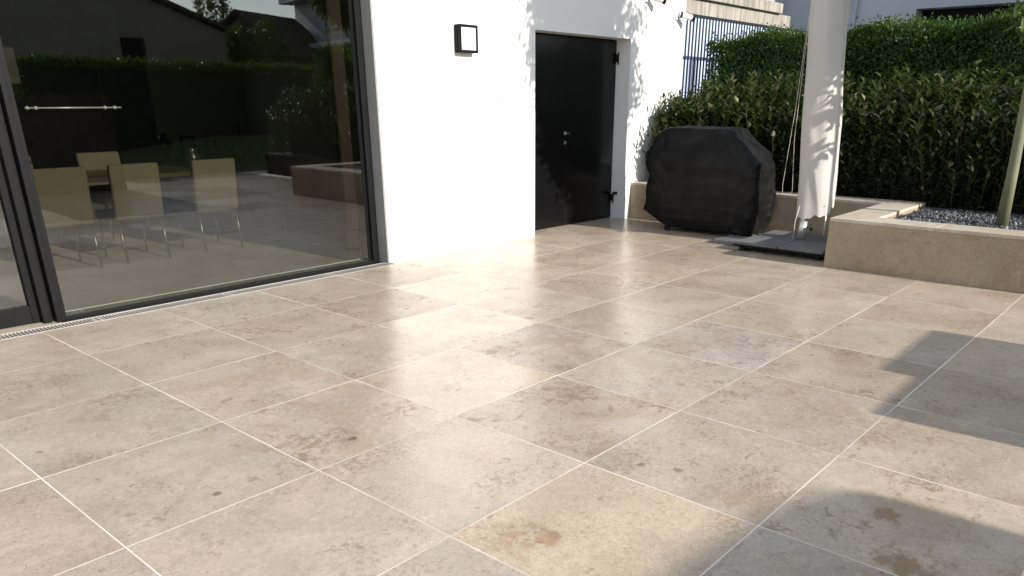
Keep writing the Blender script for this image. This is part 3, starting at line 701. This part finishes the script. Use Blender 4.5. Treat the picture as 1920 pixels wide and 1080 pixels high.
for j in range(NR+1):
    z = zs[0]+(zs[-1]-zs[0])*j/NR; pr = [float(np.interp(z, zs, [p[i] for p in prof])) for i in range(1, 5)]
    ring = cover_ring(z, *pr); vs_ = []
    for (X, Y, Z) in ring:
        nz = lambda f, o: mnoise.noise(Vector((X*f, Y*f, Z*f+o)))
        ridge = 1-2.2*abs(mnoise.noise(Vector((X*2.2+Z*1.1, Y*2.6+Z*1.9, Z*1.6+3)))); ridge2 = 1-2.5*abs(mnoise.noise(Vector((X*5+1, Y*5-Z*4.5, Z*3+9))))
        nn = .026*nz(2.5, 5)+.030*ridge+.018*ridge2+.007*nz(14, 1)-.03
        ang = math.atan2(Y, X); low = max(0, 1-Z/.85)
        drape = .016*math.sin(ang*15+Z*2.2+1.5*nz(2, 2))*low+.02*low*low*nz(6, 3)
        if Y < -.3: drape += .016*math.sin(X*26+Z*3)*max(0, min(1, (.85-Z)/.2))
        d = Vector((X*.9, Y*.7, 0)).normalized(); q_ = Vector((X, Y, Z))+d*(nn+drape)
        q_.z += .012*mnoise.noise(Vector((X*4, Y*4, Z)))+(.025*math.sin(ang*6+1)+.015*nz(7, 0) if j == 0 else 0)
        vs_.append(bm.verts.new(q_))
    rings.append(vs_)
for A, B in zip(rings, rings[1:]):
    n_ = len(A)
    for k in range(n_): bm.faces.new((A[k], A[(k+1) % n_], B[(k+1) % n_], B[k]))
c_ = bm.verts.new((0.0, .13, 1.178)); A = rings[-1]
for k in range(len(A)): bm.faces.new((A[k], A[(k+1) % len(A)], c_))
cvr = from_bm('cover', bm, m_cover, gr, True)
for x, y in ((-.24, .47), (-.22, -.38), (.2, .47), (.2, -.38)):
    bm = bmesh.new(); bm_tube(bm, [(x-.018, y, .035), (x+.018, y, .035)], .034, 14); bm_box(bm, x-.02, x+.02, y-.015, y+.015, .04, .10); from_bm('castor', bm, m_black, gr)
box('bottom_shelf', -.22, .22, -.40, .48, .09, .12, m_black, gr)

# ------------------------------------------------------------------ things behind the camera that cast shade / show in the glass
m_dark_roof = varied('dark_roof_tiles', (.035, .028, .022), (.055, .042, .032), 9, .9)
gw = thing('far_shadow_caster', 'unseen block added behind the viewer to cast the rounded terrace shadow', 'building', (0, 0, 0))  # made-up caster, roofline shaped from the shadow outline on the floor
t_el = .43
yo = -6.0
def top(yt): return (yt-yo)*t_el
bm = bmesh.new(); prf = [(-9, -.05)]+[(x_+.35, top(y_)) for x_, y_ in ((-9, 1.09), (2.02, 1.085), (2.25, 1.06), (2.5, 1.02), (2.72, .96), (2.84, .91), (2.91, .84), (2.95, .70))]+[(3.31, -.05)]
prf[1] = (-9, top(1.09)); A = [bm.verts.new((x_, yo-1.5, z_)) for x_, z_ in prf]; B = [bm.verts.new((x_, yo, z_)) for x_, z_ in prf]
bm.faces.new(A); bm.faces.new(B)
for k in range(len(A)): bm.faces.new((A[k], A[(k+1) % len(A)], B[(k+1) % len(A)], B[k]))
from_bm('wall', bm, m_grey_plaster, gw)
m_darkwood = varied('dark_stained_wood', (.03, .022, .015), (.018, .013, .009), 4, .8, 0, .3, 40, 5, (1, 1, .1))
pw = thing('stepped_shadow_caster', 'stepped dark block added behind the viewer to cast shade on the terrace, mirrored in the glass', 'wall')  # invented block, step heights follow the shadow edges it throws on the tiles
yo = -2.3; bm = bmesh.new(); bm_box(bm, 3.99, 4.72, yo-.2, yo, -.05, top(1.05)); from_bm('low_caster', bm, m_darkwood, pw)
bm = bmesh.new(); bm_box(bm, 4.7205, 5.82, yo-.2, yo, -.05, top(1.25)); from_bm('high_caster', bm, m_darkwood, pw)

def gable(name, label, x, y, w_, d_, hw, hr, wall, rz):
    t_ = thing(name, label, 'house', (x, y, gz(x, y)-.3), rz)
    bm = bmesh.new(); P_ = [(-w_/2, 0), (w_/2, 0), (w_/2, hw), (0, hr), (-w_/2, hw)]
    A = [bm.verts.new((a, -d_/2, b)) for a, b in P_]; B = [bm.verts.new((a, d_/2, b)) for a, b in P_]
    bm.faces.new(A); bm.faces.new(B)
    for k in range(5): bm.faces.new((A[k], A[(k+1) % 5], B[(k+1) % 5], B[k]))
    from_bm('wall', bm, wall, t_)
    bm = bmesh.new(); s_ = (hr-hw)/(w_/2)
    for sg in (-1, 1):
        e = w_/2+.4
        q4 = [(0, hr+.05), (sg*e, hr+.05-s_*e), (sg*e, hr+.22-s_*e), (0, hr+.22)]
        A = [bm.verts.new((a, -d_/2-.4, b)) for a, b in q4]; B = [bm.verts.new((a, d_/2+.4, b)) for a, b in q4]
        bm.faces.new(A); bm.faces.new(B)
        for k in range(4): bm.faces.new((A[k], A[(k+1) % 4], B[(k+1) % 4], B[k]))
    from_bm('roof', bm, m_dark_roof, t_)
    for a in (-w_/4, w_/4): box('window', a-.5, a+.5, d_/2-.01, d_/2+.03, 1.0, 2.3, m_black, t_)
    return t_
m_hw = varied('old_house_render', (.22, .20, .16), (.18, .165, .135), 1, .9)
gable('gabled_house', 'old gabled house with a dark roof, mirrored in the window glass', 24.0, -26.5, 4.4, 4.5, 1.3, 3.0, m_hw, R(65))
gable('barn', 'large dark roofed barn, mirrored at the left of the window glass', 10.5, -28, 22, 8, 2.3, 5.9, m_hw, R(0))
mh = thing('modern_house', 'pale modern house with balcony bands, mirrored in the window glass', 'house', (29.6, -24, 1.8), R(12)); mh.scale = (1, 1, .78)
m_pale = varied('pale_render', (.45, .48, .52), (.40, .43, .47), 1, .9)
box('wall', -4, 4, -4, 4, 0, 2.6, m_pale, mh); box('upper_wall', -3.4, 4, -4, 3.4, 2.9, 5.6, m_pale, mh); box('roof', -4.2, 4.4, -4.2, 4.4, 5.6, 5.9, m_pale, mh)
box('balcony_slab', -4.3, 4.2, -4, 4.6, 2.6, 2.9, m_pale, mh)
for a in (-2.5, 0, 2.5): box('window', a-.6, a+.6, 3.4, 3.44, 3.3, 4.9, m_black, mh)
# bushes on the bank (mirrored)
def bush(x, y, r0, h0, lb, seed):
    r_ = np.random.RandomState(seed); n = 5000; d_ = unit(r_.normal(size=(n, 3))); rr = r_.uniform(.55, 1.05, n)**.5
    Pp = d_*rr[:, None]*np.array([r0, r0, h0/2])*(1+.25*np.sin(d_[:, :1]*5+d_[:, 1:2]*4)); Pp[:, 2] += h0/2
    Ln = r_.uniform(.1, .22, n)*max(1, r0*.5); t_ = thing('bush', lb, 'bush', (x, y, gz(x, y)))
    link('foliage', leaves_mesh('foliage', Pp, unit(r_.normal(size=(n, 3))), unit(d_+r_.normal(0, .5, (n, 3))), Ln, Ln*.5), m_hedge, t_)
    tube('stem', [(0, 0, -.2), (0, 0, h0*.5)], [.06, .02], m_wood, t_, 6)
bush(19.5, -20, 1.2, 2.0, 'round bush beside the gabled house mirrored in the glass', 1)
bush(27.0, -17, 1.2, 1.8, 'bush before the modern house mirrored in the glass', 2)
bush(26.5, -36, 1.0, 6.5, 'taller tree-like bush behind the gabled house mirrored in the glass', 3)
